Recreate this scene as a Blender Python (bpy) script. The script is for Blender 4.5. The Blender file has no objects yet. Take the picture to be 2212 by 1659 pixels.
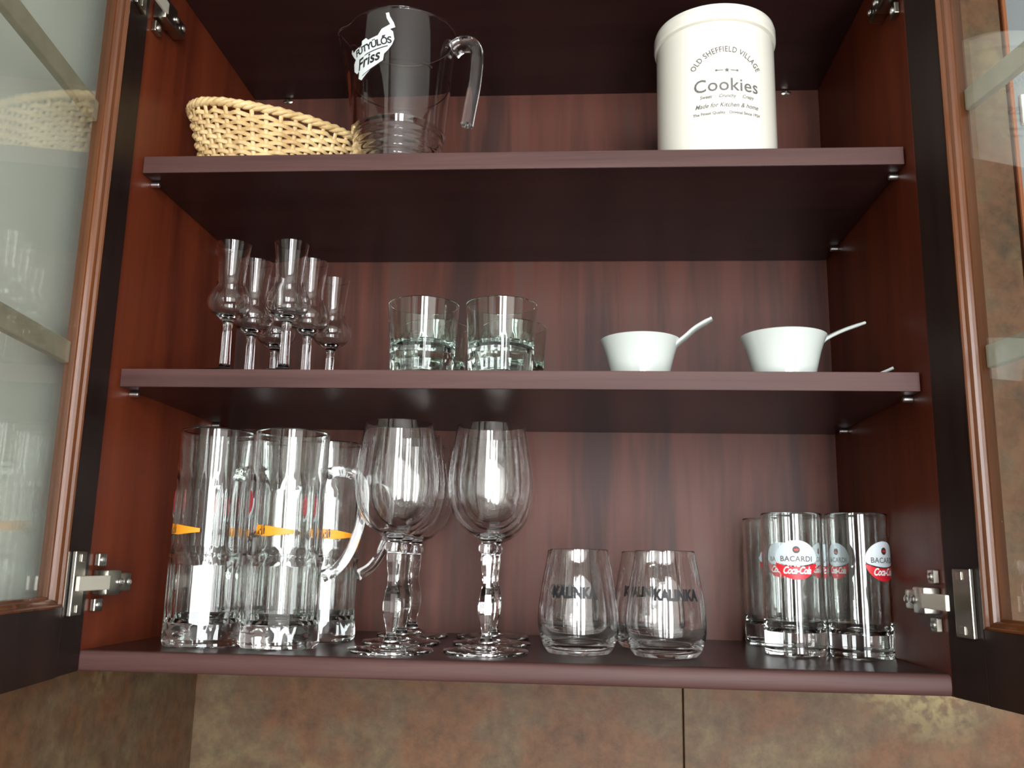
import bpy, bmesh, math, random
from mathutils import Vector, Matrix
random.seed(7)
PI = math.pi
S = bpy.context.scene
COL = S.collection

# ---------------------------------------------------------------- camera
cam_d = bpy.data.cameras.new('camera'); cam = bpy.data.objects.new('camera', cam_d); COL.objects.link(cam)
CAMP = Vector((0.0669, -0.8193, 0.0862)); yaw, pitch, roll = -0.0742, 0.1940, 0.0199
fw = Vector((math.sin(yaw)*math.cos(pitch), math.cos(yaw)*math.cos(pitch), math.sin(pitch)))
rt0 = Vector((math.cos(yaw), -math.sin(yaw), 0)); up0 = rt0.cross(fw)
rt = rt0*math.cos(roll) + up0*math.sin(roll); up = up0*math.cos(roll) - rt0*math.sin(roll)
m3 = Matrix((rt, up, -fw)).transposed()
cam.matrix_world = Matrix.Translation(CAMP) @ m3.to_4x4()
cam_d.sensor_width = 36.0; cam_d.lens = 36.0*1954.3/2212.0
cam_d.clip_start = 0.01
S.camera = cam

# ---------------------------------------------------------------- world, light, exposure
w = bpy.data.worlds.new('world'); S.world = w; w.use_nodes = True
w.node_tree.nodes['Background'].inputs[0].default_value = (0.97, 0.98, 1.0, 1)     # bright overcast sky
w.node_tree.nodes['Background'].inputs[1].default_value = 24.0
WIN = [(-0.04, 0.18), (0.38, 0.84)]           # the two tall windows behind the photographer (x ranges)
WZ0, WZ1, WY = -0.85, 0.98, -2.20
for i, (a, b) in enumerate(WIN):             # light portals in the window openings
    ld = bpy.data.lights.new('window_portal', 'AREA'); ld.shape = 'RECTANGLE'
    ld.size = b-a; ld.size_y = WZ1-WZ0; ld.cycles.is_portal = True
    lo = bpy.data.objects.new('window_portal', ld); COL.objects.link(lo)
    lo.location = ((a+b)/2, WY-0.06, (WZ0+WZ1)/2); lo.rotation_euler = (PI/2, 0, 0)
S.view_settings.view_transform = 'Standard'; S.view_settings.look = 'None'
S.view_settings.exposure = 0.0; S.view_settings.gamma = 1.0; S.view_settings.use_curve_mapping = False
cy = S.cycles
cy.use_denoising = True
cy.max_bounces = 28; cy.transmission_bounces = 28; cy.glossy_bounces = 12; cy.diffuse_bounces = 4; cy.transparent_max_bounces = 32
cy.caustics_refractive = True; cy.caustics_reflective = False; cy.blur_glossy = 0.3
cy.sample_clamp_indirect = 25.0
cy.filter_width = 2.0

# ---------------------------------------------------------------- materials
def newmat(name):
    m = bpy.data.materials.new(name); m.use_nodes = True
    return m, m.node_tree.nodes, m.node_tree.links
def plain(name, col, rough=0.5, metal=0.0, spec=0.5, noise=0.0, nscale=30.0, coat=0.0):
    m, N, L = newmat(name); b = N['Principled BSDF']
    b.inputs['Base Color'].default_value = (*col, 1); b.inputs['Roughness'].default_value = rough
    b.inputs['Metallic'].default_value = metal; b.inputs['Specular IOR Level'].default_value = spec
    b.inputs['Coat Weight'].default_value = coat
    if noise:
        tc = N.new('ShaderNodeTexCoord'); nz = N.new('ShaderNodeTexNoise'); nz.inputs['Scale'].default_value = nscale
        nz.inputs['Detail'].default_value = 4
        mx = N.new('ShaderNodeMix'); mx.data_type = 'RGBA'
        mx.inputs[6].default_value = (*[c*(1-noise) for c in col], 1); mx.inputs[7].default_value = (*[min(1, c*(1+noise)) for c in col], 1)
        L.new(tc.outputs['Object'], nz.inputs['Vector']); L.new(nz.outputs['Fac'], mx.inputs[0]); L.new(mx.outputs[2], b.inputs['Base Color'])
    return m
def wood(name, stops, scale, rough=0.35, spec=0.5, fine=1.0, dist=0.6):
    m, N, L = newmat(name); b = N['Principled BSDF']
    tc = N.new('ShaderNodeTexCoord'); mp = N.new('ShaderNodeMapping'); mp.inputs['Scale'].default_value = scale
    nz = N.new('ShaderNodeTexNoise'); nz.inputs['Scale'].default_value = 1.0; nz.inputs['Detail'].default_value = 5; nz.inputs['Distortion'].default_value = dist
    mp2 = N.new('ShaderNodeMapping'); mp2.inputs['Scale'].default_value = tuple(s*7 for s in scale)
    nz2 = N.new('ShaderNodeTexNoise'); nz2.inputs['Scale'].default_value = 1.0; nz2.inputs['Detail'].default_value = 3
    ma = N.new('ShaderNodeMath'); ma.operation = 'MULTIPLY_ADD'; ma.inputs[1].default_value = 0.30*fine; 
    sb = N.new('ShaderNodeMath'); sb.operation = 'SUBTRACT'; sb.inputs[1].default_value = 0.15*fine
    cr = N.new('ShaderNodeValToRGB'); e = cr.color_ramp.elements
    e[0].position, e[0].color = stops[0][0], (*stops[0][1], 1); e[1].position, e[1].color = stops[-1][0], (*stops[-1][1], 1)
    for p, c in stops[1:-1]:
        q = e.new(p); q.color = (*c, 1)
    L.new(tc.outputs['Object'], mp.inputs['Vector']); L.new(tc.outputs['Object'], mp2.inputs['Vector'])
    L.new(mp.outputs['Vector'], nz.inputs['Vector']); L.new(mp2.outputs['Vector'], nz2.inputs['Vector'])
    L.new(nz2.outputs['Fac'], ma.inputs[0]); L.new(nz.outputs['Fac'], ma.inputs[2]); L.new(ma.outputs[0], sb.inputs[0])
    L.new(sb.outputs[0], cr.inputs['Fac']); L.new(cr.outputs['Color'], b.inputs['Base Color'])
    b.inputs['Roughness'].default_value = rough; b.inputs['Specular IOR Level'].default_value = spec
    return m
def glassmat(name, tint=(1, 1, 1), ior=1.5, absorb=None, dens=0.0):
    m, N, L = newmat(name); N.remove(N['Principled BSDF'])
    g = N.new('ShaderNodeBsdfGlass'); g.inputs['Color'].default_value = (*tint, 1); g.inputs['Roughness'].default_value = 0.0; g.inputs['IOR'].default_value = ior
    L.new(g.outputs[0], N['Material Output'].inputs['Surface'])
    if absorb:
        v = N.new('ShaderNodeVolumeAbsorption'); v.inputs['Color'].default_value = (*absorb, 1); v.inputs['Density'].default_value = dens
        L.new(v.outputs[0], N['Material Output'].inputs['Volume'])
    return m
def pane_mat(name):
    m, N, L = newmat(name); N.remove(N['Principled BSDF'])
    t = N.new('ShaderNodeBsdfTransparent'); t.inputs['Color'].default_value = (0.95, 0.97, 0.95, 1)
    g = N.new('ShaderNodeBsdfGlossy'); g.inputs['Roughness'].default_value = 0.0
    f = N.new('ShaderNodeFresnel'); f.inputs['IOR'].default_value = 1.52
    ge = N.new('ShaderNodeNewGeometry'); io = N.new('ShaderNodeMix'); io.data_type = 'FLOAT'
    io.inputs[2].default_value = 1.52; io.inputs[3].default_value = 1/1.52      # same reflectance at both faces of the pane
    L.new(ge.outputs['Backfacing'], io.inputs[0]); L.new(io.outputs[0], f.inputs['IOR'])
    mx = N.new('ShaderNodeMixShader')
    L.new(f.outputs[0], mx.inputs[0]); L.new(t.outputs[0], mx.inputs[1]); L.new(g.outputs[0], mx.inputs[2])
    L.new(mx.outputs[0], N['Material Output'].inputs['Surface'])
    return m

M = {}
M['side'] = wood('mahogany_side', [(0.25, (0.075, 0.013, 0.006)), (0.5, (0.135, 0.026, 0.010)), (0.75, (0.175, 0.036, 0.013))], (16, 16, 1.2), 0.42, spec=0.22)
M['back'] = wood('mahogany_back', [(0.33, (0.046, 0.020, 0.016)), (0.44, (0.076, 0.028, 0.020)), (0.56, (0.104, 0.035, 0.0245)), (0.68, (0.092, 0.044, 0.034))], (15, 15, 1.1), 0.45, spec=0.2, dist=1.2)
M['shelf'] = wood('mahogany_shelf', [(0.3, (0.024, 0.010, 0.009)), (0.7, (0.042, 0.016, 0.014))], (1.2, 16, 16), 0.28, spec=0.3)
M['edge'] = wood('shelf_edge_band', [(0.3, (0.050, 0.023, 0.021)), (0.55, (0.076, 0.035, 0.031)), (0.75, (0.092, 0.047, 0.041))], (2.0, 60, 60), 0.5, spec=0.25)
M['door'] = wood('dark_door_wood', [(0.3, (0.012, 0.006, 0.005)), (0.7, (0.026, 0.012, 0.008))], (20, 20, 1.5), 0.5, spec=0.25)
M['bead'] = wood('door_bead_wood', [(0.3, (0.055, 0.018, 0.007)), (0.7, (0.16, 0.052, 0.015))], (20, 20, 1.5), 0.2)
M['muntin'] = plain('unfinished_muntin_wood', (0.50, 0.45, 0.34), 0.6, noise=0.3, nscale=40)
M['pane'] = pane_mat('door_glass')
M['steel'] = plain('nickel_hinge_steel', (0.42, 0.40, 0.34), 0.28, metal=1.0)
M['cream'] = plain('hinge_arm_nickel_light', (0.82, 0.78, 0.66), 0.45, metal=0.6)
M['pin'] = plain('shelf_pin_metal', (0.75, 0.75, 0.73), 0.3, metal=1.0)
M['glass'] = glassmat('clear_glass', (0.996, 0.998, 0.996))
M['soda'] = glassmat('greenish_soda_glass', (0.985, 0.996, 0.989))
M['mint'] = glassmat('pale_green_glass', (0.955, 0.985, 0.968))
M['jug'] = glassmat('clear_plastic', (0.992, 0.994, 0.994), 1.47)
M['porcelain'] = plain('white_porcelain', (0.57, 0.62, 0.58), 0.15, coat=0.2)
M['ceramic'] = plain('cream_ceramic', (0.76, 0.74, 0.65), 0.18, coat=0.4)
M['wicker'] = wood('peeled_willow', [(0.3, (0.50, 0.32, 0.13)), (0.7, (0.80, 0.60, 0.30))], (40, 40, 40), 0.45)
M['print_grey'] = plain('grey_print', (0.13, 0.125, 0.12), 0.5)
M['print_black'] = plain('black_print', (0.012, 0.012, 0.014), 0.5)
M['print_white'] = plain('white_print', (0.74, 0.80, 0.78), 0.5)
M['print_pale'] = plain('pale_blue_print', (0.62, 0.70, 0.74), 0.45)
M['print_red'] = plain('red_print', (0.62, 0.018, 0.03), 0.45)
M['print_orange'] = plain('orange_print', (0.85, 0.33, 0.02), 0.45)
M['print_brown'] = plain('dark_brown_print', (0.05, 0.03, 0.02), 0.5)
M['paint'] = plain('pale_wall_paint', (0.76, 0.78, 0.71), 0.85, noise=0.05, nscale=12)
M['room'] = plain('room_paint', (0.72, 0.71, 0.68), 0.9, noise=0.03, nscale=6)
M['floor'] = plain('brown_floor', (0.12, 0.09, 0.065), 0.5, noise=0.2, nscale=5)
M['grey'] = plain('grey_wall_paint', (0.22, 0.24, 0.25), 0.8, noise=0.08, nscale=20)
M['grout'] = plain('brown_grout', (0.10, 0.055, 0.035), 0.9)
M['trim'] = wood('orange_trim_wood', [(0.3, (0.25, 0.07, 0.025)), (0.7, (0.42, 0.14, 0.05))], (30, 30, 2), 0.35)
M['plastic'] = plain('white_plastic', (0.85, 0.86, 0.82), 0.35)
def emit(name, col, k):
    m, N, L = newmat(name); N.remove(N['Principled BSDF']); e = N.new('ShaderNodeEmission')
    e.inputs[0].default_value = (*col, 1); e.inputs[1].default_value = k; L.new(e.outputs[0], N['Material Output'].inputs['Surface']); return m
M['curtain'] = emit('glowing_sheer_curtain', (1.0, 0.98, 0.94), 3.2)  # emission stands in for daylight passing through the cloth
M['dark_wall'] = wood('bounce_cutting_dark_wall', [(0.3, (0.03, 0.012, 0.009)), (0.7, (0.06, 0.024, 0.017))], (14, 14, 1.5), 0.4)  # invented dark finish for an unseen wall, keeps bounce off the right side
def tile_mat():
    m, N, L = newmat('rust_stone_tile'); b = N['Principled BSDF']
    tc = N.new('ShaderNodeTexCoord')
    a = N.new('ShaderNodeTexNoise'); a.inputs['Scale'].default_value = 7; a.inputs['Detail'].default_value = 8; a.inputs['Roughness'].default_value = 0.65
    c = N.new('ShaderNodeTexNoise'); c.inputs['Scale'].default_value = 60; c.inputs['Detail'].default_value = 6; c.inputs['Roughness'].default_value = 0.7
    r = N.new('ShaderNodeValToRGB'); e = r.color_ramp.elements
    e[0].position, e[0].color = 0.34, (0.072, 0.048, 0.027, 1); e[1].position, e[1].color = 0.68, (0.17, 0.13, 0.066, 1)
    q = e.new(0.45); q.color = (0.14, 0.069, 0.036, 1); q = e.new(0.56); q.color = (0.122, 0.082, 0.048, 1); q = e.new(0.64); q.color = (0.148, 0.112, 0.062, 1)
    mx = N.new('ShaderNodeMix'); mx.data_type = 'RGBA'; mx.blend_type = 'MULTIPLY'; mx.inputs[0].default_value = 0.8
    r2 = N.new('ShaderNodeValToRGB'); f = r2.color_ramp.elements
    f[0].position, f[0].color = 0.3, (0.62, 0.62, 0.62, 1); f[1].position, f[1].color = 0.62, (1.25, 1.22, 1.15, 1)
    L.new(tc.outputs['Object'], a.inputs['Vector']); L.new(tc.outputs['Object'], c.inputs['Vector'])
    L.new(a.outputs['Fac'], r.inputs['Fac']); L.new(c.outputs['Fac'], r2.inputs['Fac'])
    L.new(r.outputs['Color'], mx.inputs[6]); L.new(r2.outputs['Color'], mx.inputs[7]); L.new(mx.outputs[2], b.inputs['Base Color'])
    m1 = N.new('ShaderNodeTexNoise'); m1.inputs['Scale'].default_value = 4.5; m1.inputs['Detail'].default_value = 2
    m2 = N.new('ShaderNodeTexNoise'); m2.inputs['Scale'].default_value = 85; m2.inputs['Detail'].default_value = 4
    mm = N.new('ShaderNodeMath'); mm.operation = 'MULTIPLY'; c1 = N.new('ShaderNodeMapRange'); c2 = N.new('ShaderNodeMapRange')
    c1.inputs[1].default_value, c1.inputs[2].default_value = 0.52, 0.68; c2.inputs[1].default_value, c2.inputs[2].default_value = 0.42, 0.60
    my = N.new('ShaderNodeMix'); my.data_type = 'RGBA'; my.inputs[7].default_value = (0.25, 0.20, 0.095, 1)
    L.new(tc.outputs['Object'], m1.inputs['Vector']); L.new(tc.outputs['Object'], m2.inputs['Vector'])
    L.new(m1.outputs['Fac'], c1.inputs[0]); L.new(m2.outputs['Fac'], c2.inputs[0]); L.new(c1.outputs[0], mm.inputs[0]); L.new(c2.outputs[0], mm.inputs[1])
    L.new(mm.outputs[0], my.inputs[0]); L.new(mx.outputs[2], my.inputs[6]); L.new(my.outputs[2], b.inputs['Base Color'])
    bp = N.new('ShaderNodeBump'); bp.inputs['Strength'].default_value = 0.15; bp.inputs['Distance'].default_value = 0.002
    L.new(c.outputs['Fac'], bp.inputs['Height']); L.new(bp.outputs[0], b.inputs['Normal'])
    b.inputs['Roughness'].default_value = 0.55; b.inputs['Specular IOR Level'].default_value = 0.25
    return m
M['tile'] = tile_mat()

# ---------------------------------------------------------------- mesh helpers
def finish(name, bm, mat, parent=None, smooth=False, loc=None, rot=None, label=None, kind=None, angle=35):
    me = bpy.data.meshes.new(name)
    bmesh.ops.recalc_face_normals(bm, faces=bm.faces[:])
    bm.to_mesh(me); bm.free()
    if smooth:
        for p in me.polygons: p.use_smooth = True
        me.set_sharp_from_angle(angle=math.radians(angle))
    me.materials.append(mat if not isinstance(mat, str) else M[mat])
    o = bpy.data.objects.new(name, me); COL.objects.link(o)
    if parent: o.parent = parent
    if loc: o.location = loc
    if rot: o.rotation_euler = rot
    if label: o['label'] = label
    if kind: o['kind'] = kind
    return o
def thing(name, label, cat, loc=(0, 0, 0), rz=0.0, group=None):
    o = bpy.data.objects.new(name, None); COL.objects.link(o); o.empty_display_size = 0.02
    o.location = loc; o.rotation_euler = (0, 0, rz); o['label'] = label; o['category'] = cat
    if group: o['group'] = group
    return o
def dup(root, loc, rz, label):
    r = root.copy(); COL.objects.link(r); r.location = loc; r.rotation_euler = (0, 0, rz); r['label'] = label
    for ch in list(root.children):
        c = ch.copy(); COL.objects.link(c); c.parent = r
        for g in list(ch.children):
            d = g.copy(); COL.objects.link(d); d.parent = c
    return r
def box(bm, x0, x1, y0, y1, z0, z1, bev=0.0):
    t = bmesh.new()
    v = [t.verts.new((x, y, z)) for x in (x0, x1) for y in (y0, y1) for z in (z0, z1)]
    for f in ((0, 1, 3, 2), (4, 6, 7, 5), (0, 4, 5, 1), (2, 3, 7, 6), (0, 2, 6, 4), (1, 5, 7, 3)):
        t.faces.new([v[i] for i in f])
    bmesh.ops.recalc_face_normals(t, faces=t.faces[:])
    if bev: bmesh.ops.bevel(t, geom=t.edges[:], offset=bev, segments=2, profile=0.5, affect='EDGES')
    merge(bm, t); return bm
def merge(bm, t, mat=None):
    if mat is not None: t.transform(mat)
    me = bpy.data.meshes.new('tmp'); t.to_mesh(me); t.free(); bm.from_mesh(me); bpy.data.meshes.remove(me)
def B(*a, **k): return box(bmesh.new(), *a, **k)
def lathe(prof, seg=64, n=0, spout=None):
    """closed profile of (r, z[, facet weight]) revolved about z; ends on the axis when r == 0"""
    Q = [tuple(p)+((0.0,) if len(p) == 2 else ()) for p in prof]; prof = [Q[0]]; dd = 0.0012
    for p, q in zip(Q, Q[1:]):                # holding rings, so that smooth normals stay true along straight walls
        ln = math.hypot(q[0]-p[0], q[1]-p[1])
        if ln > 5*dd:
            for t in (dd/ln, 1-dd/ln): prof.append(tuple(a+(b-a)*t for a, b in zip(p, q)))
        prof.append(q)
    bm = bmesh.new(); rings = []
    for p in prof:
        r, z = p[0], p[1]; k = p[2] if len(p) > 2 else 0.0
        if r <= 1e-7: rings.append([bm.verts.new((0, 0, z))]); continue
        ring = []
        for i in range(seg):
            a = 2*PI*i/seg; rr = r
            if n and k:
                d = (a % (2*PI/n)) - PI/n
                rr = r*(1 - k*(1 - math.cos(PI/n)/math.cos(d)))
            x, y, zz = rr*math.cos(a), rr*math.sin(a), z
            if spout: x, y, zz = spout(x, y, zz, a)
            ring.append(bm.verts.new((x, y, zz)))
        rings.append(ring)
    for A, C in zip(rings, rings[1:]):
        if len(A) == 1 and len(C) == 1: continue
        for i in range(seg):
            j = (i+1) % seg
            if len(A) == 1: bm.faces.new((A[0], C[i], C[j]))
            elif len(C) == 1: bm.faces.new((A[i], A[j], C[0]))
            else: bm.faces.new((A[i], A[j], C[j], C[i]))
    return bm
def smooth_prof(pts, sub=5):
    """Catmull-Rom through (r, z[, k])"""
    P = [tuple(p)+((0.0,) if len(p) == 2 else ()) for p in pts]; out = []
    for i in range(len(P)-1):
        p0, p1, p2, p3 = P[max(i-1, 0)], P[i], P[i+1], P[min(i+2, len(P)-1)]
        for s in range(sub):
            t = s/sub
            q = [0.5*((2*b)+(-a+c)*t+(2*a-5*b+4*c-d)*t*t+(-a+3*b-3*c+d)*t**3) for a, b, c, d in zip(p0, p1, p2, p3)]
            out.append((max(q[0], 0.0), q[1], min(max(q[2], 0), 1)))
    out.append(P[-1]); return out
def sweep(path, sec, closed=False, upv=Vector((0, 1, 0)), scale=None):
    """sweep a 2-D section (list of (a,b)) along a path; a is along 'side' (upv), b along path normal"""
    bm = bmesh.new(); rings = []; n = len(path)
    for i, p in enumerate(path):
        p = Vector(p)
        q0 = Vector(path[(i-1) % n] if closed or i > 0 else path[0]); q1 = Vector(path[(i+1) % n] if closed or i < n-1 else path[-1])
        t = (q1-q0).normalized(); s = (upv - upv.dot(t)*t).normalized(); nn = t.cross(s)
        k = scale[i] if scale else 1.0
        rings.append([bm.verts.new(p + s*a*k + nn*b*k) for a, b in sec])
    m = len(sec)
    rng = range(n if closed else n-1)
    for i in rng:
        A, C = rings[i], rings[(i+1) % n]
        for j in range(m):
            bm.faces.new((A[j], A[(j+1) % m], C[(j+1) % m], C[j]))
    if not closed:
        bm.faces.new(rings[0][::-1]); bm.faces.new(rings[-1])
    return bm
def circ(r, m=10, rb=None): return [(r*math.cos(2*PI*i/m), (rb or r)*math.sin(2*PI*i/m)) for i in range(m)]
def spline(pts, sub=6):
    P = [Vector(p) for p in pts]; out = []
    for i in range(len(P)-1):
        p0, p1, p2, p3 = P[max(i-1, 0)], P[i], P[i+1], P[min(i+2, len(P)-1)]
        for s in range(sub):
            t = s/sub
            out.append(0.5*((2*p1)+(p2-p0)*t+(2*p0-5*p1+4*p2-p3)*t*t+(3*p1-p0-3*p2+p3)*t**3))
    out.append(P[-1]); return out
# ---- flat print: 2-D bmesh in metres, wrapped round a surface of revolution
_font = {}
def text2d(s, size, shear=0.0, align='CENTER', spacing=1.0, bold=0.0):
    c = bpy.data.curves.new('t', 'FONT'); c.body = s; c.size = size; c.align_x = align; c.align_y = 'CENTER'; c.shear = shear
    c.space_character = spacing; c.offset = bold; c.resolution_u = 3
    o = bpy.data.objects.new('t', c); COL.objects.link(o)
    bpy.context.view_layer.update()
    me = bpy.data.meshes.new_from_object(o.evaluated_get(bpy.context.evaluated_depsgraph_get()))
    bm = bmesh.new(); bm.from_mesh(me); bpy.data.meshes.remove(me); bpy.data.objects.remove(o); bpy.data.curves.remove(c)
    return bm
def poly2d(pts):
    bm = bmesh.new(); v = [bm.verts.new((x, y, 0)) for x, y in pts]; f = bm.faces.new(v)
    bmesh.ops.triangulate(bm, faces=[f]); return bm
def ell2d(rx, ry, cx=0, cy=0, m=40): return poly2d([(cx+rx*math.cos(2*PI*i/m), cy+ry*math.sin(2*PI*i/m)) for i in range(m)])
def bend_arc(bm, R):                      # text on a circle of radius R, baseline centre stays at origin
    for v in bm.verts:
        a = v.co.x/R; rr = R + v.co.y
        v.co.x, v.co.y = rr*math.sin(a), rr*math.cos(a) - R
def wrap(bm, rf, a0, z0, off=0.0004, rot=0.0, step=0.002):
    if rot: bm.transform(Matrix.Rotation(rot, 4, 'Z'))
    xs = [v.co.x for v in bm.verts]; x = math.floor(min(xs)/step)*step
    while x < max(xs):
        bmesh.ops.bisect_plane(bm, geom=bm.verts[:]+bm.edges[:]+bm.faces[:], plane_co=(x, 0, 0), plane_no=(1, 0, 0)); x += step
    r0 = rf(z0)
    for v in bm.verts:
        z = z0+v.co.y; r = rf(z)+off; a = a0 + v.co.x/r0
        v.co = Vector((r*math.cos(a), r*math.sin(a), z))
    bm.normal_update()
    return bm
def decal(name, bm, mat, parent, label=None):
    for f in bm.faces:
        c = f.calc_center_median()
        if f.normal.dot(Vector((c.x, c.y, 0))) < 0: f.normal_flip()
    me = bpy.data.meshes.new(name); bm.to_mesh(me); bm.free(); me.materials.append(M[mat])
    o = bpy.data.objects.new(name, me); COL.objects.link(o); o.parent = parent
    if label: o['label'] = label
    return o

# ================================================================ SETTING
def struct(name, bm, mat, **k): return finish(name, bm, mat, kind='structure', **k)
XL, XR, YF, YB, ZF, ZC = -0.412, 3.0, WY, 0.325, -1.45, 1.15
wb = struct('wall_back', B(XL-0.1, 0.634, YB+0.010, YB+0.11, ZF, ZC), 'grout')
TW = 0.606
def tile_rows(parent, along, u0s, u1, zs, place):
    for (a, b) in u0s:
        for (c, d) in zs:
            bm = place(a, b, c, d); finish('tile', bm, 'tile', parent)
edges = [XL, XL+TW, XL+TW+0.438]
g = 0.0008
tile_rows(wb, 'x', [(edges[0], edges[1]), (edges[1], edges[2])], None, [(-1.215, -0.615), (-0.615, -0.015), (-0.015, ZC)],
          lambda a, b, c, d: box(bmesh.new(), a+g, b-g, YB, YB+0.012, c+g, d-g, bev=0.0012))
wbr = struct('wall_back_right', B(0.640, XR+0.1, YB+0.006, YB+0.11, ZF, ZC), 'grey')
struct('trim_1', box(bmesh.new(), 0.634, 0.640, YB-0.004, YB+0.11, ZF, ZC, bev=0.003), 'trim')
wl = struct('wall_left', B(XL-0.1, XL, -0.95, YB+0.11, ZF, ZC), 'paint')
struct('wall_left_rear', B(XL-0.1, XL, YF-0.1, -0.95, ZF, ZC), 'dark_wall')  # out of view, made dark to limit bounce light into the cabinet
tile_rows(wl, 'y', [(YB-0.606, YB-0.001), (YB-1.212, YB-0.606)], None, [(-0.615, -0.015)],
          lambda a, b, c, d: box(bmesh.new(), XL, XL+0.009, a+g, b-g, c+g, d-g, bev=0.0012))
struct('wall_right', B(XR, XR+0.1, YF-0.1, YB+0.11, ZF, ZC), 'room')
struct('floor', B(XL-0.1, XR+0.1, YF-0.1, YB+0.11, ZF-0.1, ZF), 'floor')
struct('ceiling', B(XL-0.1, XR+0.1, YF-0.1, YB+0.11, ZC, ZC+0.1), 'room')
CURT = [(WIN[0][1]+0.02, WIN[1][0]-0.02), (WIN[1][1]+0.02, 2.30)]   # unseen openings added with self-glowing curtains, for broad reflections in the glassware
OPEN = sorted(WIN + CURT)
bm = bmesh.new(); x = XL-0.1
for a, b in OPEN:
    box(bm, x, a, WY-0.1, WY, ZF, ZC); box(bm, a, b, WY-0.1, WY, ZF, WZ0); box(bm, a, b, WY-0.1, WY, WZ1, ZC); x = b
box(bm, x, XR+0.1, WY-0.1, WY, ZF, ZC)
struct('wall_front', bm, 'room')
for i, (a, b) in enumerate(OPEN):
    bm = bmesh.new(); f = 0.012
    box(bm, a, a+f, WY-0.045, WY+0.01, WZ0, WZ1); box(bm, b-f, b, WY-0.045, WY+0.01, WZ0, WZ1)
    box(bm, a+f, b-f, WY-0.045, WY+0.01, WZ0, WZ0+f); box(bm, a+f, b-f, WY-0.045, WY+0.01, WZ1-f, WZ1)
    wo = struct('window_%d' % (i+1), bm, 'plastic')
    if (a, b) in CURT:
        n = max(8, int((b-a)/0.02)); q = []; bm = bmesh.new()
        for j in range(n+1):
            xx = a+f+(b-a-2*f)*j/n; yy = WY-0.03+0.008*math.sin(j*1.1)
            q.append((bm.verts.new((xx, yy, WZ0+f)), bm.verts.new((xx, yy, WZ1-f))))
        for (p0, p1), (q0, q1) in zip(q, q[1:]): bm.faces.new((p0, q0, q1, p1))
        finish('glowing_curtain', bm, 'curtain', wo, smooth=True)
# small white wall switch seen through the right door
sw = thing('wall_switch', 'small white wall switch on the grey wall behind the right glass door', 'switch', (0.664, YB+0.006, 0.664))
finish('switch_plate', box(bmesh.new(), -0.016, 0.024, -0.008, 0, 0, 0.042, bev=0.002), 'plastic', sw)
finish('rocker', box(bmesh.new(), -0.006, 0.014, -0.011, -0.0075, 0.009, 0.033, bev=0.001), 'grey', sw)

# ================================================================ CABINET
H = 0.382; T = 0.018; D = 0.3075; Z2, Z3, ZT = 0.2649, 0.4888, 0.7076; ZB = -T
cab = thing('wall_cabinet', 'dark mahogany wall cabinet with two open glass doors above the stone tiles', 'cabinet', (0, 0, ZB))
def part(name, bm, mat, parent=None, **k):
    o = finish(name, bm, mat, parent or cab, **k)
    o.location = (0, 0, -ZB); return o
part('side_panel', box(bmesh.new(), -H-T, -H, 0, D+0.012, ZB, ZT+T, bev=0.0006), 'side')
part('side_panel', box(bmesh.new(), H, H+T, 0, D+0.012, ZB, ZT+T, bev=0.0006), 'side')
part('back_panel', B(-H, H, D, D+0.006, 0, ZT), 'back')
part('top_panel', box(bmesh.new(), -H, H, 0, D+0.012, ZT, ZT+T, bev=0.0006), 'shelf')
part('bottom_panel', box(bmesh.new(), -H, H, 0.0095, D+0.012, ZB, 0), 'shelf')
def edge_band(x0, x1, y, z0, z1, parent=cab):
    return box(bmesh.new(), x0, x1, y, y+0.0012, z0, z1, bev=0.0005)
bm = bmesh.new(); sec_ = [(0.0095, ZB), (0.0095, 0.0)] + [(0.0095-0.0055*math.sin(a)**0.6-0.004, ZB/2-ZB/2*math.cos(a)) for a in [PI*k/14 for k in range(1, 14)]]
ra_ = [bm.verts.new((-H, y, z)) for y, z in sec_]; rb_ = [bm.verts.new((H, y, z)) for y, z in sec_]
for k in range(len(sec_)): bm.faces.new((ra_[k], ra_[(k+1) % len(sec_)], rb_[(k+1) % len(sec_)], rb_[k]))
bm.faces.new(ra_); bm.faces.new(rb_[::-1])
part('edge_band', bm, 'edge', smooth=True, angle=40, label='greyish brown rounded front edge of the bottom board')
for z, ys in ((Z2, 0.0205), (Z3, 0.0216)):
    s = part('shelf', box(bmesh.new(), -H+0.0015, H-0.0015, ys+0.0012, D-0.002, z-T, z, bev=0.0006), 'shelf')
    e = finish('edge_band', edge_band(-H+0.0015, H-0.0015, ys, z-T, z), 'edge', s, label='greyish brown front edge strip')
for sx in (-1, 1):
    for z in (Z2, Z3):
        for y in (0.045, 0.255):
            bm = bmesh.new(); t = lathe([(0, 0), (0.0028, 0), (0.0030, 0.0005), (0.0030, 0.0085), (0.0022, 0.0095), (0, 0.0095)], 14)
            merge(bm, t, Matrix.Translation((sx*H, y, z-T-0.0032)) @ Matrix.Rotation(-sx*PI/2, 4, 'Y'))
            part('shelf_pin', bm, 'pin', smooth=True)
for x in (-0.335, 0.340):                       # hanger caps below the top panel at the back
    bm = bmesh.new(); t = lathe([(0, 0), (0.007, 0), (0.007, 0.0012), (0.005, 0.002), (0, 0.002)], 20)
    merge(bm, t, Matrix.Translation((x, D, ZT-0.004)) @ Matrix.Rotation(PI/2, 4, 'X') @ Matrix.Scale(0.45, 4, (0, 1, 0)))
    part('hanger_cap', bm, 'steel', smooth=True)

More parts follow.
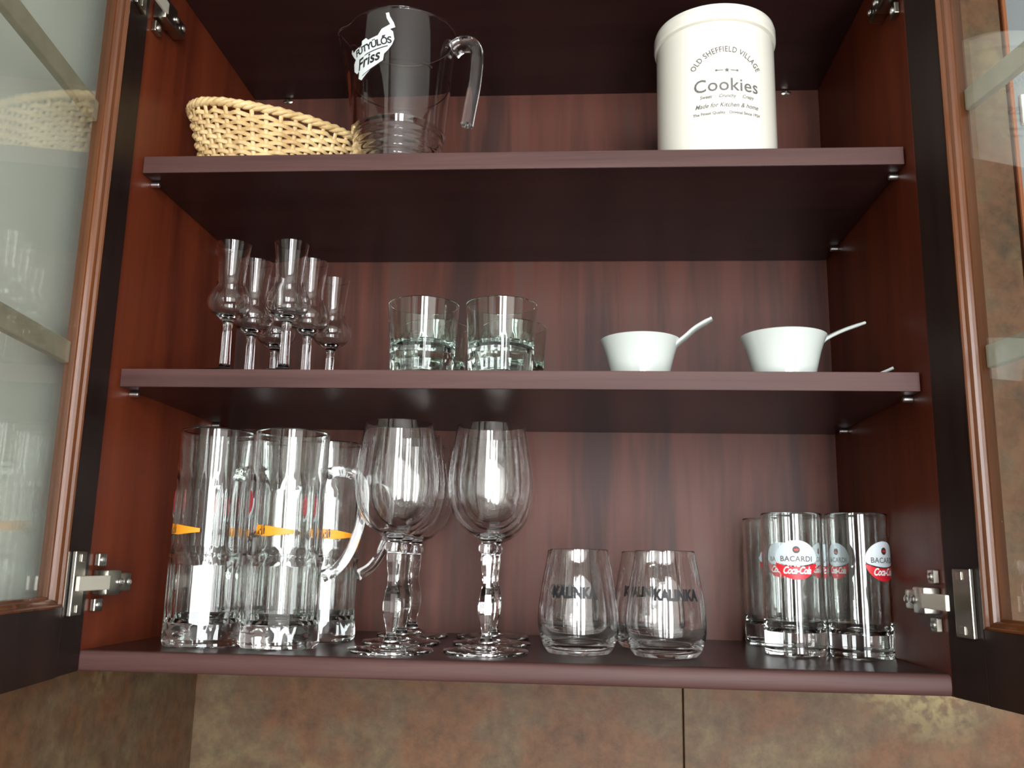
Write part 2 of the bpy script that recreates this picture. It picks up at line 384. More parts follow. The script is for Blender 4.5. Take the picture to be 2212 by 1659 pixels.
# ---- doors
DW, DZ0, DZ1, DT = 0.397, -0.018, 0.735, 0.020
ST, GL = 0.050, 0.0590
MUN = [(0.2525, 0.2720), (0.4850, 0.5045)]
def make_door(hx, d, side, bead_label):
    """local X from hinge to free edge; inner face at y = 0 towards sg*Y"""
    sg = 1 if side < 0 else -1
    rz = math.atan2(-math.cos(d), math.sin(d))
    def bx(bm, s0, s1, dep0, dep1, z0, z1, bev=0.0):      # depth measured from the inner face towards the outside
        y0, y1 = sorted((-sg*dep0, -sg*dep1)); return box(bm, s0, s1, y0, y1, z0, z1, bev)
    bm = bmesh.new()
    bx(bm, 0, ST, 0, DT, DZ0, DZ1, 0.0015); bx(bm, DW-ST, DW, 0, DT, DZ0, DZ1, 0.0015)
    bx(bm, ST, DW-ST, 0, DT, DZ0, DZ0+0.058, 0.0); bx(bm, ST, DW-ST, 0, DT, DZ1-0.058, DZ1, 0.0)
    o = finish('door', bm, 'door', cab); o.location = (hx, 0, -ZB); o.rotation_euler = (0, 0, rz)
    s0, s1, z0, z1 = ST, DW-ST, DZ0+0.058, DZ1-0.058
    # moulded bead round the glass: stepped section swept round the opening
    sec = [(0, 0.0), (0.0004, -0.0008), (0.0018, -0.0010), (0.0028, 0.0002), (0.0031, 0.0028), (0.0044, 0.0034), (0.0060, 0.0044), (0.0070, 0.0066), (0.0074, 0.0092), (GL-ST, 0.0100), (GL-ST, 0.0185), (0, 0.0185)]
    bm = bmesh.new(); rings = []
    for (cx, cz, ux, uz) in ((s0, z0, 1, 1), (s1, z0, -1, 1), (s1, z1, -1, -1), (s0, z1, 1, -1)):
        rings.append([bm.verts.new((cx+ux*a, -sg*b, cz+uz*a)) for a, b in sec])
    for i in range(4):
        A, C = rings[i], rings[(i+1) % 4]
        for j in range(len(sec)): bm.faces.new((A[j], A[(j+1) % len(sec)], C[(j+1) % len(sec)], C[j]))
    finish('glazing_bead', bm, 'bead', o, label=bead_label)
    q = GL-ST-0.004
    finish('glass_pane', bx(bmesh.new(), s0+q, s1-q, 0.0105, 0.0140, z0+q, z1-q), 'pane', o)
    for a, b in MUN:
        finish('muntin', bx(bmesh.new(), s0+q+0.0045, s1-q-0.0045, 0.0142, 0.0215, a, b, 0.001), 'muntin', o, label='pale horizontal glazing bar behind the glass')
    return o
make_door(-0.3802, 0.1374, -1, 'brown moulded strip round the glass')
make_door(0.3816, 0.1905, 1, 'orange brown moulded strip round the glass')

# ---- concealed hinges
def hinge(sx, zc, hx, d):
    up_ = part('hinge', hinge_body(sx, zc), 'steel', smooth=True)
    def sub(name, bm, mat, **k): return finish(name, bm, mat, up_, **k)
    # cup plate on the door's inner face
    bm = bmesh.new(); q = bmesh.new()
    sg = 1 if sx < 0 else -1
    y0, y1 = sorted((0.0002*sg, 0.0040*sg))
    box(q, 0.018, 0.042, y0, y1, -0.028, 0.028, 0.0008)
    y0, y1 = sorted((0.0040*sg, 0.0052*sg))
    for zz in (-0.022, 0.022): box(q, 0.025, 0.032, y0, y1, zz-0.0035, zz+0.0035, 0.0005)
    rz = math.atan2(-math.cos(d), math.sin(d))
    merge(bm, q, Matrix.Translation((hx, 0, zc)) @ Matrix.Rotation(rz, 4, 'Z'))
    sub('cup_plate', bm, 'steel')
    sub('hinge_arm', box(bmesh.new(), *sorted((sx*0.3695, sx*0.3660)), -0.040, 0.014, zc-0.0065, zc+0.0065, 0.0008), 'cream', label='pale folded arm of the hinge')
    for zz in (-0.0205, 0.0205):
        sub('mounting_wing', box(bmesh.new(), *sorted((sx*0.3818, sx*0.3765)), 0.010, 0.024, zc+zz-0.006, zc+zz+0.006, 0.001), 'steel')
    for y, zz in ((0.017, -0.0205), (0.017, 0.0205), (0.034, 0), (0.050, 0)):
        bm = bmesh.new(); t = lathe([(0, 0.0), (0.0035, 0), (0.0035, 0.0010), (0.002, 0.0022), (0, 0.0022)], 12)
        merge(bm, t, Matrix.Translation((sx*(0.3766 if zz else 0.3665), y, zc+zz)) @ Matrix.Rotation(-sx*PI/2, 4, 'Y'))
        sub('screw', bm, 'pin', smooth=True)
def hinge_body(sx, zc):
    bm = bmesh.new()
    box(bm, *sorted((sx*0.3818, sx*0.3668)), 0.010, 0.036, zc-0.0115, zc+0.0115, 0.0015)
    box(bm, *sorted((sx*0.3818, sx*0.3678)), 0.036, 0.058, zc-0.0085, zc+0.0085, 0.0015)
    return bm
for zc in (0.060, 0.652):
    hinge(-1, zc, -0.3802, 0.1374); hinge(1, zc, 0.3816, 0.1905)

# ================================================================ TOP SHELF
# ---- cookie jar
JR = 0.0622
jar = thing('cookie_jar', 'tall cream ceramic cookie jar with lid and grey lettering', 'jar', (0.2128, 0.090, Z3))
finish('body', lathe(smooth_prof([(0, 0.0), (0.055, 0.0)], 1) + [(0.0595, 0.0004), (JR-0.0004, 0.003), (JR, 0.007), (JR, 0.142), (JR-0.001, 0.1445), (JR-0.006, 0.1445), (JR-0.006, 0.008), (0, 0.006)], 96), 'ceramic', jar, smooth=True)
finish('lid', lathe([(0, 0.1448), (JR-0.001, 0.1448), (JR+0.0018, 0.1456), (JR+0.0024, 0.148), (JR+0.0024, 0.158), (JR+0.0012, 0.1625), (JR-0.002, 0.1648), (JR-0.008, 0.1652), (0.03, 0.166), (0, 0.166)], 96), 'ceramic', jar, smooth=True)
rj = lambda z: JR
A0 = -PI/2 + 0.036
t = text2d('OLD SHEFFIELD VILLAGE', 0.0088, spacing=1.12, bold=0.00012); xs_ = [v.co.x for v in t.verts]; wd = max(xs_)-min(xs_)
Rr_ = 0.0405
k_ = (2.05*Rr_)/wd
for v in t.verts: v.co.x *= k_
bend_arc(t, Rr_)
decal('lettering', wrap(t, rj, A0, 0.1115), 'print_grey', jar, 'grey arched lettering')
def star(cx, r): return [(cx+(r if i % 2 == 0 else r*0.45)*math.sin(i*PI/5), (r if i % 2 == 0 else r*0.45)*math.cos(i*PI/5)) for i in range(10)]
bm = bmesh.new()
for cx, r in ((-0.0105, 0.0019), (0, 0.0028), (0.0105, 0.0019)): merge(bm, poly2d(star(cx, r)))
for cx in (-0.0065, 0.0065): merge(bm, poly2d([(cx-0.0028, -0.0004), (cx+0.0028, -0.0004), (cx+0.0028, 0.0004), (cx-0.0028, 0.0004)]))
decal('star_ornament', wrap(bm, rj, A0, 0.0885), 'print_grey', jar)
decal('lettering', wrap(text2d('Cookies', 0.0195, spacing=1.04, bold=0.00015), rj, A0, 0.0722, step=0.0015), 'print_grey', jar, 'large grey word Cookies')
for s_, sz, z, sh in (('Sweet  ·  Crunchy  ·  Crispy', 0.0052, 0.0603, 0.25), ('Made for Kitchen & home', 0.0068, 0.0505, 0.35), ('The Finest Quality · Original Since 1924', 0.0043, 0.0422, 0.0)):
    t = text2d(s_, sz, sh, bold=0.00008); xs_ = [v.co.x for v in t.verts]; wd = max(xs_)-min(xs_)
    tw = {0.0052: 0.056, 0.0068: 0.066, 0.0043: 0.070}[sz]
    for v in t.verts: v.co.x *= tw/wd
    decal('lettering', wrap(t, rj, A0, z), 'print_grey', jar)

# ---- plastic pitcher
pit = thing('pitcher', 'clear plastic pitcher with a white printed logo and open handle', 'pitcher', (-0.1315, 0.092, Z3))
def spout(x, y, z, a):
    d = (a - math.radians(188) + PI) % (2*PI) - PI
    k = math.exp(-(d/0.22)**2)*max(0.0, min(1.0, (z-0.118)/0.05))**1.5*0.013
    return x+k*math.cos(a), y+k*math.sin(a), z+k*0.25
ridge = []
for i in range(5): ridge += [(0.0482, 0.004+i*0.009), (0.0490, 0.0065+i*0.009), (0.0482, 0.009+i*0.009)]
outp = [(0, 0.0008), (0.044, 0.0), (0.0472, 0.0012)] + ridge + [(0.0487, 0.0505), (0.0510, 0.0525), (0.0556, 0.1130), (0.0559, 0.1140), (0.0559, 0.1150), (0.0600, 0.170), (0.0605, 0.1722), (0.0595, 0.1735)]
inp = [(0.0580, 0.1722), (0.0490, 0.0545), (0.0462, 0.0500), (0.0455, 0.0070), (0.042, 0.0042), (0, 0.0040)]
finish('body', lathe(outp+inp, 96, spout=spout), 'jug', pit, smooth=True, angle=50)
ha = math.radians(-8); c_, s_ = math.cos(ha), math.sin(ha)
pth = spline([(0.0592, 0, 0.150), (0.068, 0, 0.1565), (0.080, 0, 0.1555), (0.0865, 0, 0.146), (0.0865, 0, 0.132), (0.0845, 0, 0.105), (0.0805, 0, 0.080), (0.0775, 0, 0.060)], 5)
pth = [Vector((p.x*c_-p.y*s_, p.x*s_+p.y*c_, p.z)) for p in pth]
rsec = [(0.0085*math.copysign(abs(math.cos(t))**0.6, math.cos(t)), 0.0066*math.copysign(abs(math.sin(t))**0.6, math.sin(t))) for t in [2*PI*i/20 for i in range(20)]]
finish('handle', sweep(pth, rsec, upv=Vector((-s_, c_, 0)), scale=[1.15-0.2*min(1, i/len(pth)*1.5) for i in range(len(pth))]), 'jug', pit, smooth=True, angle=60)
rp = lambda z: 0.0510+(z-0.0525)*0.0768 if z < 0.1145 else 0.0559+(z-0.1145)*0.0745
logo = [(-0.036, 0.012), (-0.034, 0.0155), (-0.031, 0.010), (-0.024, 0.0115), (-0.016, 0.0125), (-0.0155, 0.017), (-0.010, 0.0185), (-0.007, 0.0155), (0.000, 0.017), (0.004, 0.018), (0.008, 0.0245), (0.014, 0.0275),
        (0.0165, 0.029), (0.0130, 0.036), (0.0120, 0.042), (0.0150, 0.0425), (0.0160, 0.038), (0.0200, 0.0305), (0.0215, 0.0255), (0.0165, 0.0235), (0.0195, 0.0205), (0.0210, 0.012), (0.0190, 0.006), (0.0150, 0.000), (0.011, -0.004), (0.010, -0.011), (-0.004, -0.0185),
        (-0.017, -0.0275), (-0.022, -0.024), (-0.0205, -0.016), (-0.0245, -0.0175), (-0.0300, -0.0125), (-0.0300, -0.004), (-0.0265, 0.000), (-0.0300, 0.004)]
LA, LZ = math.radians(-109), 0.1235
decal('logo_patch', wrap(poly2d([(x*1.05, y*0.98) for x, y in logo]), rp, LA, LZ), 'print_white', pit, 'ragged white printed logo shape')
def place2d(bm, dx, dy, rot):
    bm.transform(Matrix.Translation((dx, dy, 0)) @ Matrix.Rotation(rot, 4, 'Z')); return bm
bm = bmesh.new()
merge(bm, place2d(text2d('FÜTYÜLŐS', 0.0104, spacing=0.90, bold=0.00035), -0.0035, 0.0078, 0.13))
merge(bm, place2d(text2d('Friss', 0.0165, shear=0.35, bold=0.0004), -0.009, -0.0075, 0.20))
merge(bm, place2d(poly2d([(-0.010, 0), (0.020, 0.002), (0.020, 0.0032), (-0.006, 0.0014)]), -0.004, -0.0005, 0.12))
merge(bm, place2d(poly2d([(-0.013, 0), (0.013, 0.0), (0.013, 0.0008), (-0.013, 0.0008)]), -0.004, -0.0185, 0.36))
decal('lettering', wrap(bm, rp, LA, LZ, off=0.0007), 'print_black', pit, 'dark lettering on the white logo')

# ---- wicker basket
bas = thing('bread_basket', 'oval pale wicker bread basket leaning its long side to the pitcher', 'basket', (-0.279, 0.148, Z3), math.radians(38))
bas['label'] = 'oval pale wicker bread basket on the top shelf beside the clear pitcher'
BA, BBb, BH = 0.108, 0.060, 0.080
def bell(a, t, extra=0.0):                # t 0 base .. 1 rim
    k = 0.74 + 0.26*t**0.85
    z = 0.003 + t*(BH-0.003)
    z += 0.006*t*abs(math.cos(a))**3
    return Vector(((BA*k+extra)*math.cos(a), (BBb*k+extra)*math.sin(a), z))
NST = 40
for i in range(NST):
    a = 2*PI*(i+0.5)/NST
    pth = [bell(a, t) for t in (0, 0.15, 0.3, 0.45, 0.6, 0.75, 0.9, 1.0)]
    tang = Vector((-BA*math.sin(a), BBb*math.cos(a), 0)).normalized()
    finish('stake', sweep(pth, circ(0.0024, 6, 0.0014), upv=tang), 'wicker', bas, smooth=True, angle=80)
NR = 14
for r in range(NR):
    t = 0.03 + 0.85*r/(NR-1); pth = []
    n = NST*4
    for i in range(n):
        a = 2*PI*i/n
        e = 0.0030*math.sin(NST*a/2 + (PI if r % 2 else 0)) + random.uniform(-0.0003, 0.0003)
        p = bell(a, t, e); p.z += random.uniform(-0.0003, 0.0003); pth.append(p)
    finish('weaver', sweep(pth, circ(0.0026, 6, 0.0014), closed=True, upv=Vector((0.001, 0.002, 1))), 'wicker', bas, smooth=True, angle=80)
n = 120
for j, (dt, rr, ph) in enumerate(((0.98, 0.0034, 0.0), (0.985, 0.0030, 2.1), (0.985, 0.0030, 4.2))):
    pth = []
    for i in range(n):
        a = 2*PI*i/n; p = bell(a, 1.0, 0.0022*math.cos(a*20+ph)); p.z += 0.0026*math.sin(a*20+ph) + 0.0008; pth.append(p)
    finish('rim_strand', sweep(pth, circ(rr, 7), closed=True, upv=Vector((0.001, 0.002, 1))), 'wicker', bas, smooth=True, angle=80)
bm = bmesh.new(); c = bm.verts.new((0, 0, 0.0035)); ring = []
for i in range(60):
    a = 2*PI*i/60; p = bell(a, 0.0); ring.append(bm.verts.new((p.x, p.y, 0.0035)))
for i in range(60): bm.faces.new((c, ring[i], ring[(i+1) % 60]))
bmesh.ops.solidify(bm, geom=bm.faces[:], thickness=0.003)
finish('base', bm, 'wicker', bas)
bas.location.z = Z3 + 0.0008

# ================================================================ MIDDLE SHELF
# ---- six tulip liqueur glasses
def grappa():
    o = thing('liqueur_glass', '', 'glass', (0, 0, Z2), 0, 'tulip liqueur glasses on the middle shelf')
    pr = [(0, 0.0), (0.0265, 0.0), (0.0275, 0.0010), (0.0265, 0.0020)] + smooth_prof([(0.014, 0.0042), (0.0062, 0.0085), (0.0048, 0.018), (0.0044, 0.040), (0.0046, 0.052), (0.0075, 0.0580), (0.0165, 0.0635), (0.0222, 0.0715), (0.0224, 0.0790), (0.0185, 0.0870), (0.0148, 0.0935), (0.0138, 0.1000), (0.0145, 0.1120), (0.0160, 0.1270), (0.0176, 0.1385)], 4)
    inn = smooth_prof([(0.0170, 0.1388), (0.0152, 0.1270), (0.0137, 0.1120), (0.0129, 0.1000), (0.0139, 0.0938), (0.0175, 0.0873), (0.0212, 0.0790), (0.0209, 0.0720), (0.0160, 0.0655), (0.0080, 0.0622), (0.0, 0.0615)], 3)
    finish('bowl_and_stem', lathe(pr+inn, 40), 'glass', o, smooth=True, angle=50)
    return o
G0 = grappa()
gl = [(-0.2898, 0.052, 'leftmost tulip liqueur glass at the front of the middle shelf by the side wall'),
      (-0.2286, 0.052, 'right front tulip liqueur glass in the nearest row of the middle shelf'),
      (-0.2862, 0.110, 'tulip liqueur glass in the second row of the left column'),
      (-0.2243, 0.110, 'tulip liqueur glass in the second row of the right column'),
      (-0.2832, 0.178, 'hindmost tulip liqueur glass of the left column against the back panel'),
      (-0.2170, 0.176, 'hindmost tulip liqueur glass of the right column nearest the tumblers')]
for i, (x, y, lb) in enumerate(gl):
    o = G0 if i == 0 else dup(G0, (x, y, Z2), 0, lb)
    o.location = (x, y, Z2); o['label'] = lb
# ---- four thick based tumblers
def tumbler():
    o = thing('tumbler', '', 'glass', (0, 0, Z2), 0, 'thick based tumblers on the middle shelf')
    pr = [(0, 0.002, 0), (0.024, 0.0018, 0), (0.027, 0.0, 0.3), (0.0305, 0.0004, 0.4), (0.0322, 0.003, 0.5), (0.0328, 0.012, 0.5), (0.0339, 0.0355, 0.5), (0.0339, 0.0380, 0.25), (0.0337, 0.0400, 0), (0.0346, 0.052, 0), (0.0360, 0.0735, 0), (0.0361, 0.0750, 0), (0.0355, 0.0757, 0),
          (0.0346, 0.0750, 0), (0.0338, 0.062, 0), (0.0322, 0.042, 0), (0.0308, 0.0345, 0), (0.028, 0.0310, 0), (0.018, 0.0297, 0), (0, 0.0293, 0)]
    finish('glass_body', lathe(pr, 80, n=10), 'mint', o, smooth=True, angle=32)
    return o
T0 = tumbler()
tl = [(-0.0898, 0.061, -0.06, 'left front tumbler with a thick greenish base, next to the liqueur glasses'),
      (-0.0106, 0.061, -0.02, 'right front tumbler with a thick greenish base in the shelf middle'),
      (-0.0912, 0.150, 0.2, 'left rear tumbler hidden behind the left front tumbler'),
      (-0.0039, 0.150, 0.05, 'right rear tumbler half hidden behind the right front tumbler')]
for i, (x, y, rz, lb) in enumerate(tl):
    o = T0 if i == 0 else dup(T0, (x, y, Z2), rz, lb)
    o.location = (x, y, Z2); o.rotation_euler.z = rz; o['label'] = lb
# ---- two white handled bowls
def handled_bowl(r, h, hl, rise, loc, rz, label):
    o = thing('handled_bowl', label, 'bowl', loc, rz, 'small white handled bowls on the middle shelf')
    rb = r*0.70
    pr = [(0, 0.0010), (rb-0.004, 0.0008), (rb-0.0025, 0.0), (rb-0.0008, 0.0004)] + smooth_prof([(rb, 0.0015), (rb+(r-rb)*0.22, h*0.33), (rb+(r-rb)*0.52, h*0.66), (rb+(r-rb)*0.80, h*0.88), (r-0.0003, h-0.0006)], 4) + [(r, h), (r-0.0012, h+0.0006)]
    inn = smooth_prof([(r-0.0035, h-0.0015), (rb+(r-rb)*0.5-0.003, h*0.70), (rb-0.002, h*0.2), (rb*0.85, 0.0045), (0, 0.004)], 4)
    finish('bowl', lathe(pr+inn, 64), 'porcelain', o, smooth=True, angle=50)
    pth = spline([(r-0.006, 0, h-0.0075), (r-0.001, 0, h-0.0030), (r+0.006, 0, h+0.0025), (r+hl*0.5, 0, h+rise*0.55), (r+hl, 0, h+rise)], 5)
    n = len(pth); sc = []
    for i in range(n): sc.append(1.0 if i < n-2 else 0.85)
    wsec = [(0.0075*math.copysign(abs(math.cos(t))**0.7, math.cos(t)), 0.0021*math.copysign(abs(math.sin(t))**0.7, math.sin(t))) for t in [2*PI*i/16 for i in range(16)]]
    finish('handle', sweep(pth, wsec, upv=Vector((0, 1, 0)), scale=sc), 'porcelain', o, smooth=True, angle=60)
    return o
handled_bowl(0.0405, 0.0450, 0.032, 0.0195, (0.1298, 0.086, Z2), math.radians(-12), 'white handled bowl beside the tumblers, handle rising to the right')
handled_bowl(0.0418, 0.0452, 0.051, 0.0225, (0.2698, 0.070, Z2), math.radians(20), 'white handled bowl nearest the right side wall, handle pointing backwards')
# ---- porcelain spoon by the right wall
sp = thing('porcelain_spoon', 'white porcelain spoon lying at the right end of the middle shelf', 'spoon', (0.318, 0.078, Z2), math.radians(-24))
bm = bmesh.new(); t = lathe([(0, 0.0), (0.010, 0.0), (0.017, 0.0018), (0.0205, 0.0052), (0.0212, 0.0060), (0.0200, 0.0060), (0.016, 0.0034), (0.009, 0.0020), (0, 0.0018)], 32)
merge(bm, t, Matrix.Scale(0.7, 4, (0, 1, 0)))
finish('bowl', bm, 'porcelain', sp, smooth=True, angle=60)
pth = spline([(0.0185, 0, 0.0050), (0.028, 0, 0.0048), (0.042, 0, 0.0062), (0.0565, 0, 0.0115)], 5)
finish('handle', sweep(pth, circ(0.0035, 10, 0.0014), upv=Vector((0, 1, 0))), 'porcelain', sp, smooth=True, angle=60)

# ================================================================ BOTTOM BOARD
# ---- beer mugs
MR = 0.0378; MH = 0.2105
def mug(pa, label, ha):
    """ha: handle direction in world angle"""
    o = thing('beer_mug', label, 'mug', (0, 0, 0), 0, 'tall glass beer mugs on the bottom board')
    pr = [(0, 0.0025, 0), (0.030, 0.002, 0), (0.033, 0.0, 0), (0.0362, 0.0008, 0), (0.0376, 0.004, 0), (MR, 0.010, 0), (MR, 0.016, 0.3), (0.0376, 0.022, 1), (0.0374, 0.078, 1), (0.0378, 0.083, 0.3), (MR+0.0002, 0.0855, 0), (0.0370, 0.0885, 0.2), (0.0366, 0.095, 0.8), (0.0362, 0.150, 0.8), (0.0366, 0.160, 0.5), (0.0373, 0.168, 0), (0.0372, 0.180, 0), (0.0368, MH-0.002, 0), (0.0362, MH, 0),
          (0.0352, MH-0.001, 0), (0.0346, 0.175, 0), (0.0336, 0.150, 0), (0.0334, 0.090, 0), (0.0334, 0.034, 0), (0.0325, 0.027, 0), (0.028, 0.0225, 0), (0, 0.021, 0)]
    finish('mug_body', lathe(pr, 96, n=12), 'soda', o, smooth=True, angle=24)
    c_, s_ = math.cos(ha), math.sin(ha)
    p2 = spline([(MR-0.0015, 0.170), (0.050, 0.1735), (0.063, 0.1700), (0.0725, 0.158), (0.0735, 0.138), (0.0705, 0.115), (0.0625, 0.092), (0.051, 0.076), (MR-0.0008, 0.068)], 5)
    pth = [Vector((r*c_, r*s_, z)) for r, z in [(p[0], p[1]) for p in [(q.x, q.y) for q in p2]]] if False else [Vector((p.x*c_, p.x*s_, p.y)) for p in p2]
    n = len(pth); sc = [1.0 + 0.25*abs(2*i/(n-1)-1)**3 for i in range(n)]
    finish('handle', sweep(pth, circ(0.0072, 14, 0.0050), upv=Vector((-s_, c_, 0)), scale=sc), 'soda', o, smooth=True, angle=60)
    la = math.radians(pa)                              # direction of the printed emblem
    rm = lambda z: 0.0369 if z > 0.087 else 0.0378
    decal('emblem', wrap(ell2d(0.0085, 0.0115), rm, la, 0.139, 0.0006), 'print_red', o, 'red oval emblem')
    cres = [(0.0125*math.cos(a), 0.0165*math.sin(a)) for a in [math.radians(-118+130*i/24) for i in range(25)]] + [(0.0098*math.cos(a), 0.0135*math.sin(a)) for a in [math.radians(12-130*i/24) for i in range(25)]]
    decal('emblem_arc', wrap(poly2d(cres), rm, la, 0.139, 0.0006), 'print_pale', o, 'pale arc under the red emblem')
    t = text2d('Borsodi', 0.0125, shear=0.2, bold=0.0004); t.transform(Matrix.Rotation(0.30, 4, 'Z'))
    decal('lettering', wrap(t, rm, la+math.radians(16), 0.106, 0.0006), 'print_brown', o, 'dark slanted lettering')
    band = [(-0.009, -0.0048), (0.006, -0.0056), (0.030, -0.0030), (0.030, 0.0005), (0.006, 0.0040), (-0.008, 0.0052)]
    decal('orange_band', wrap(poly2d(band), rm, la+math.radians(43), 0.1115, 0.0006), 'print_orange', o)
    return o
mugs = [(-0.2997, 0.0765, math.radians(66), 'tall glass beer mug at the far left front of the bottom board'),
        (-0.2215, 0.0745, math.radians(18), 'front beer mug with its handle towards the wine glasses'),
        (-0.2075, 0.1640, math.radians(26), 'rear beer mug partly hidden behind the front mug and wine glasses'),
        (-0.3010, 0.2010, math.radians(62), 'rear beer mug directly behind the far left mug')]
for (x, y, ha, lb), pa in zip(mugs, (-173, -151, -112, -125)):
    o = mug(pa, lb, ha); o.location = (x, y, 0)
# ---- wine glasses
def wine():
    o = thing('wine_glass', '', 'glass', (0, 0, 0), 0, 'tall stemmed wine glasses on the bottom board')
    pr = [(0, 0.0015, 0), (0.030, 0.0010, 0), (0.0400, 0.0, 0), (0.0413, 0.0012, 0), (0.0405, 0.0030, 0)] + smooth_prof(
        [(0.024, 0.0052, 0), (0.0090, 0.0085, 0), (0.0066, 0.0125, 0.3), (0.0046, 0.0165, 0.9), (0.0056, 0.0230, 1), (0.0084, 0.0350, 1), (0.0090, 0.0440, 1), (0.0078, 0.0540, 1), (0.0058, 0.0620, 1), (0.0054, 0.0700, 1), (0.0064, 0.0790, 1), (0.0072, 0.0880, 1), (0.0070, 0.0930, 0.8), (0.0092, 0.0960, 0.3), (0.0094, 0.1000, 0), (0.0075, 0.1035, 0), (0.0085, 0.1070, 0),
         (0.0190, 0.1120, 0), (0.0300, 0.1215, 0), (0.0375, 0.1365, 0), (0.0410, 0.1560, 0), (0.0405, 0.1750, 0), (0.0375, 0.1980, 0), (0.0335, 0.2190, 0)], 4)
    inn = smooth_prof([(0.0326, 0.2193, 0), (0.0364, 0.1980, 0), (0.0393, 0.1750, 0), (0.0397, 0.1562, 0), (0.0361, 0.1372, 0), (0.0286, 0.1230, 0), (0.0180, 0.1142, 0), (0.0080, 0.1110, 0), (0, 0.1102, 0)], 4)
    finish('bowl_and_stem', lathe(pr+inn, 64, n=8), 'glass', o, smooth=True, angle=30)
    return o
W0 = wine()
wl_ = [(-0.1100, 0.0640, 'front wine glass of the left column, beside the beer mugs'),
       (-0.1165, 0.1530, 'middle wine glass of the left column'),
       (-0.1215, 0.2460, 'hindmost wine glass of the left column near the back panel'),
       (-0.0196, 0.0760, 'front wine glass of the right column, in the middle of the board'),
       (-0.0218, 0.1620, 'middle wine glass of the right column'),
       (-0.0290, 0.2480, 'hindmost wine glass of the right column near the back panel')]
for i, (x, y, lb) in enumerate(wl_):
    o = W0 if i == 0 else dup(W0, (x, y, 0), 0.2*i, lb)
    o.location = (x, y, 0); o['label'] = lb
# ---- stemless glasses with black lettering
def stemless():
    o = thing('stemless_glass', '', 'glass', (0, 0, 0), 0, 'stemless glasses with black lettering')
    pro = smooth_prof([(0.0300, 0.0008), (0.0340, 0.0060), (0.0378, 0.0160), (0.0390, 0.0280), (0.0378, 0.0460), (0.0345, 0.0680), (0.0308, 0.0870), (0.0288, 0.0990)], 5)
    inn = smooth_prof([(0.0276, 0.0992), (0.0296, 0.0870), (0.0333, 0.0680), (0.0366, 0.0460), (0.0377, 0.0285), (0.0360, 0.0180), (0.0305, 0.0100), (0.020, 0.0072), (0, 0.0065)], 5)
    finish('glass_body', lathe([(0, 0.0012), (0.026, 0.001), (0.028, 0.0)]+pro+[(0.0282, 0.0996)]+inn, 72), 'glass', o, smooth=True, angle=50)
    def rf(z):
        for (r0, z0), (r1, z1) in zip([(p[0], p[1]) for p in pro], [(p[0], p[1]) for p in pro[1:]]):
            if z0 <= z <= z1: return r0+(r1-r0)*(z-z0)/(z1-z0)
        return 0.035
    t = text2d('KALINKA', 0.0136, spacing=1.02, bold=0.0008)
    xs_ = [v.co.x for v in t.verts]; kk = 0.0445/(max(xs_)-min(xs_))
    for v in t.verts: v.co.x *= kk
    decal('lettering', wrap(t, rf, -PI/2, 0.0580, 0.0004, step=0.0015), 'print_black', o, 'black lettering')
    return o
S0 = stemless()
sl = [(0.0690, 0.098, -0.14, 'left front stemless glass with black lettering, beside the wine glasses'),
      (0.1525, 0.091, 0.22, 'right front stemless glass with black lettering, its word turned right'),
      (0.0640, 0.184, -0.35, 'left rear stemless glass seen through the left front one'),
      (0.1440, 0.182, -0.25, 'right rear stemless glass seen through the right front one')]
for i, (x, y, rz, lb) in enumerate(sl):
    o = S0 if i == 0 else dup(S0, (x, y, 0), rz, lb)
    o.location = (x, y, 0); o.rotation_euler.z = rz; o['label'] = lb
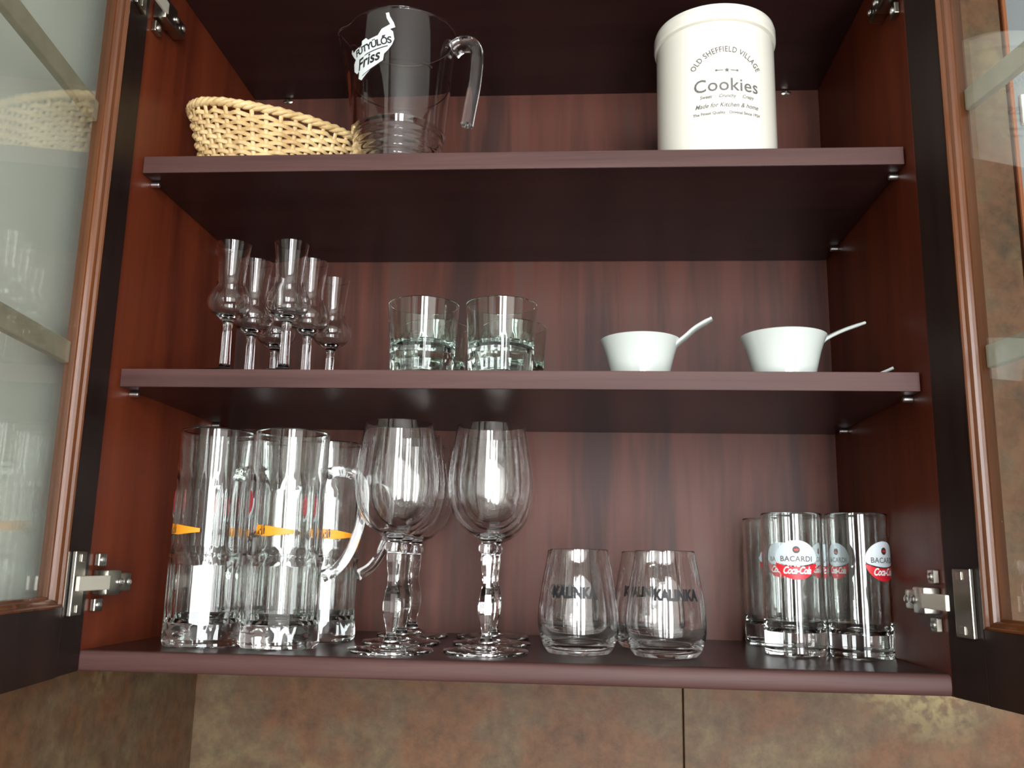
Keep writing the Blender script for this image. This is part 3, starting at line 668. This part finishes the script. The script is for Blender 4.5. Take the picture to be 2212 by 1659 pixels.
# ---- highball glasses with red and white emblem
HR = 0.0306; HH = 0.1410
def highball():
    o = thing('highball_glass', '', 'glass', (0, 0, 0), 0, 'highball glasses with a red and white emblem')
    pr = [(0, 0.0022), (0.024, 0.0020), (0.027, 0.0), (0.0295, 0.0004), (0.0310, 0.0030), (HR-0.0003, 0.008), (HR, 0.022), (HR, HH-0.0015), (HR-0.0005, HH-0.0002), (HR-0.0013, HH-0.0002), (HR-0.0018, HH-0.0015), (HR-0.0024, 0.034), (HR-0.0038, 0.0265), (0.023, 0.0225), (0.012, 0.0215), (0, 0.0213)]
    finish('glass_body', lathe(pr, 72), 'soda', o, smooth=True, angle=30)
    rf = lambda z: HR
    RX, RY, zc = 0.0215, 0.0195, 0.0936
    def cut(x): return -0.0012 - 0.0045*(1-(x/RX)**2)          # lower limit of the white half
    top = [(RX*math.cos(a), RY*math.sin(a)) for a in [PI*i/30 for i in range(31)]]
    low = [(RX*0.985*(-1+2*i/16), cut(RX*0.985*(-1+2*i/16))) for i in range(1, 16)]
    decal('emblem_top', wrap(poly2d(top+low), rf, -PI/2, zc), 'print_pale', o, 'pale upper half of the emblem')
    lowr = [(RX*0.97*(-1+2*i/16), cut(RX*0.97*(-1+2*i/16))-0.0012) for i in range(0, 17)]
    bot = [(RX*0.985*math.cos(a), RY*math.sin(a)) for a in [-PI*i/30 for i in range(3, 28)]]
    decal('emblem_bottom', wrap(poly2d(lowr+bot), rf, -PI/2, zc), 'print_red', o, 'red lower half of the emblem')
    bm = ell2d(0.0036, 0.0036, 0, 0.0100, 20)
    decal('emblem_badge', wrap(bm, rf, -PI/2, zc, 0.0006, step=0.001), 'print_brown', o, 'small dark round badge')
    wing = [(-0.0026, 0.0008), (-0.0008, 0.0004), (0, 0.0014), (0.0008, 0.0004), (0.0026, 0.0008), (0.0016, -0.0012), (0.0004, -0.0006), (0, -0.0014), (-0.0004, -0.0006), (-0.0016, -0.0012)]
    decal('bat_mark', wrap(poly2d([(x, y+0.0100) for x, y in wing]), rf, -PI/2, zc, 0.0008, step=0.001), 'print_red', o)
    t = text2d('BACARDI', 0.0074, spacing=1.05, bold=0.00015); xs_ = [v.co.x for v in t.verts]; kk = 0.031/(max(xs_)-min(xs_))
    for v in t.verts: v.co.x *= kk; v.co.y += 0.0008
    decal('lettering', wrap(t, rf, -PI/2, zc, 0.0006, step=0.001), 'print_grey', o, 'dark upper lettering')
    t = text2d('Coca-Cola', 0.0098, shear=0.4, bold=0.0003, spacing=0.9); xs_ = [v.co.x for v in t.verts]; kk = 0.0275/(max(xs_)-min(xs_))
    for v in t.verts: v.co.x *= kk; v.co.y -= 0.0105
    decal('lettering', wrap(t, rf, -PI/2, zc, 0.0006, step=0.001), 'print_white', o, 'white script lettering')
    return o
B0 = highball()
hl = [(0.2885, 0.149, -0.10, 'left front highball glass with its red and white emblem facing forward'),
      (0.3508, 0.138, 0.62, 'right front highball glass by the side wall, emblem turned right'),
      (0.2895, 0.262, 0.10, 'left rear highball glass seen through the left front one'),
      (0.3492, 0.258, -0.02, 'right rear highball glass between the two front ones')]
for i, (x, y, rz, lb) in enumerate(hl):
    o = B0 if i == 0 else dup(B0, (x, y, 0), rz, lb)
    o.location = (x, y, 0); o.rotation_euler.z = rz; o['label'] = lb
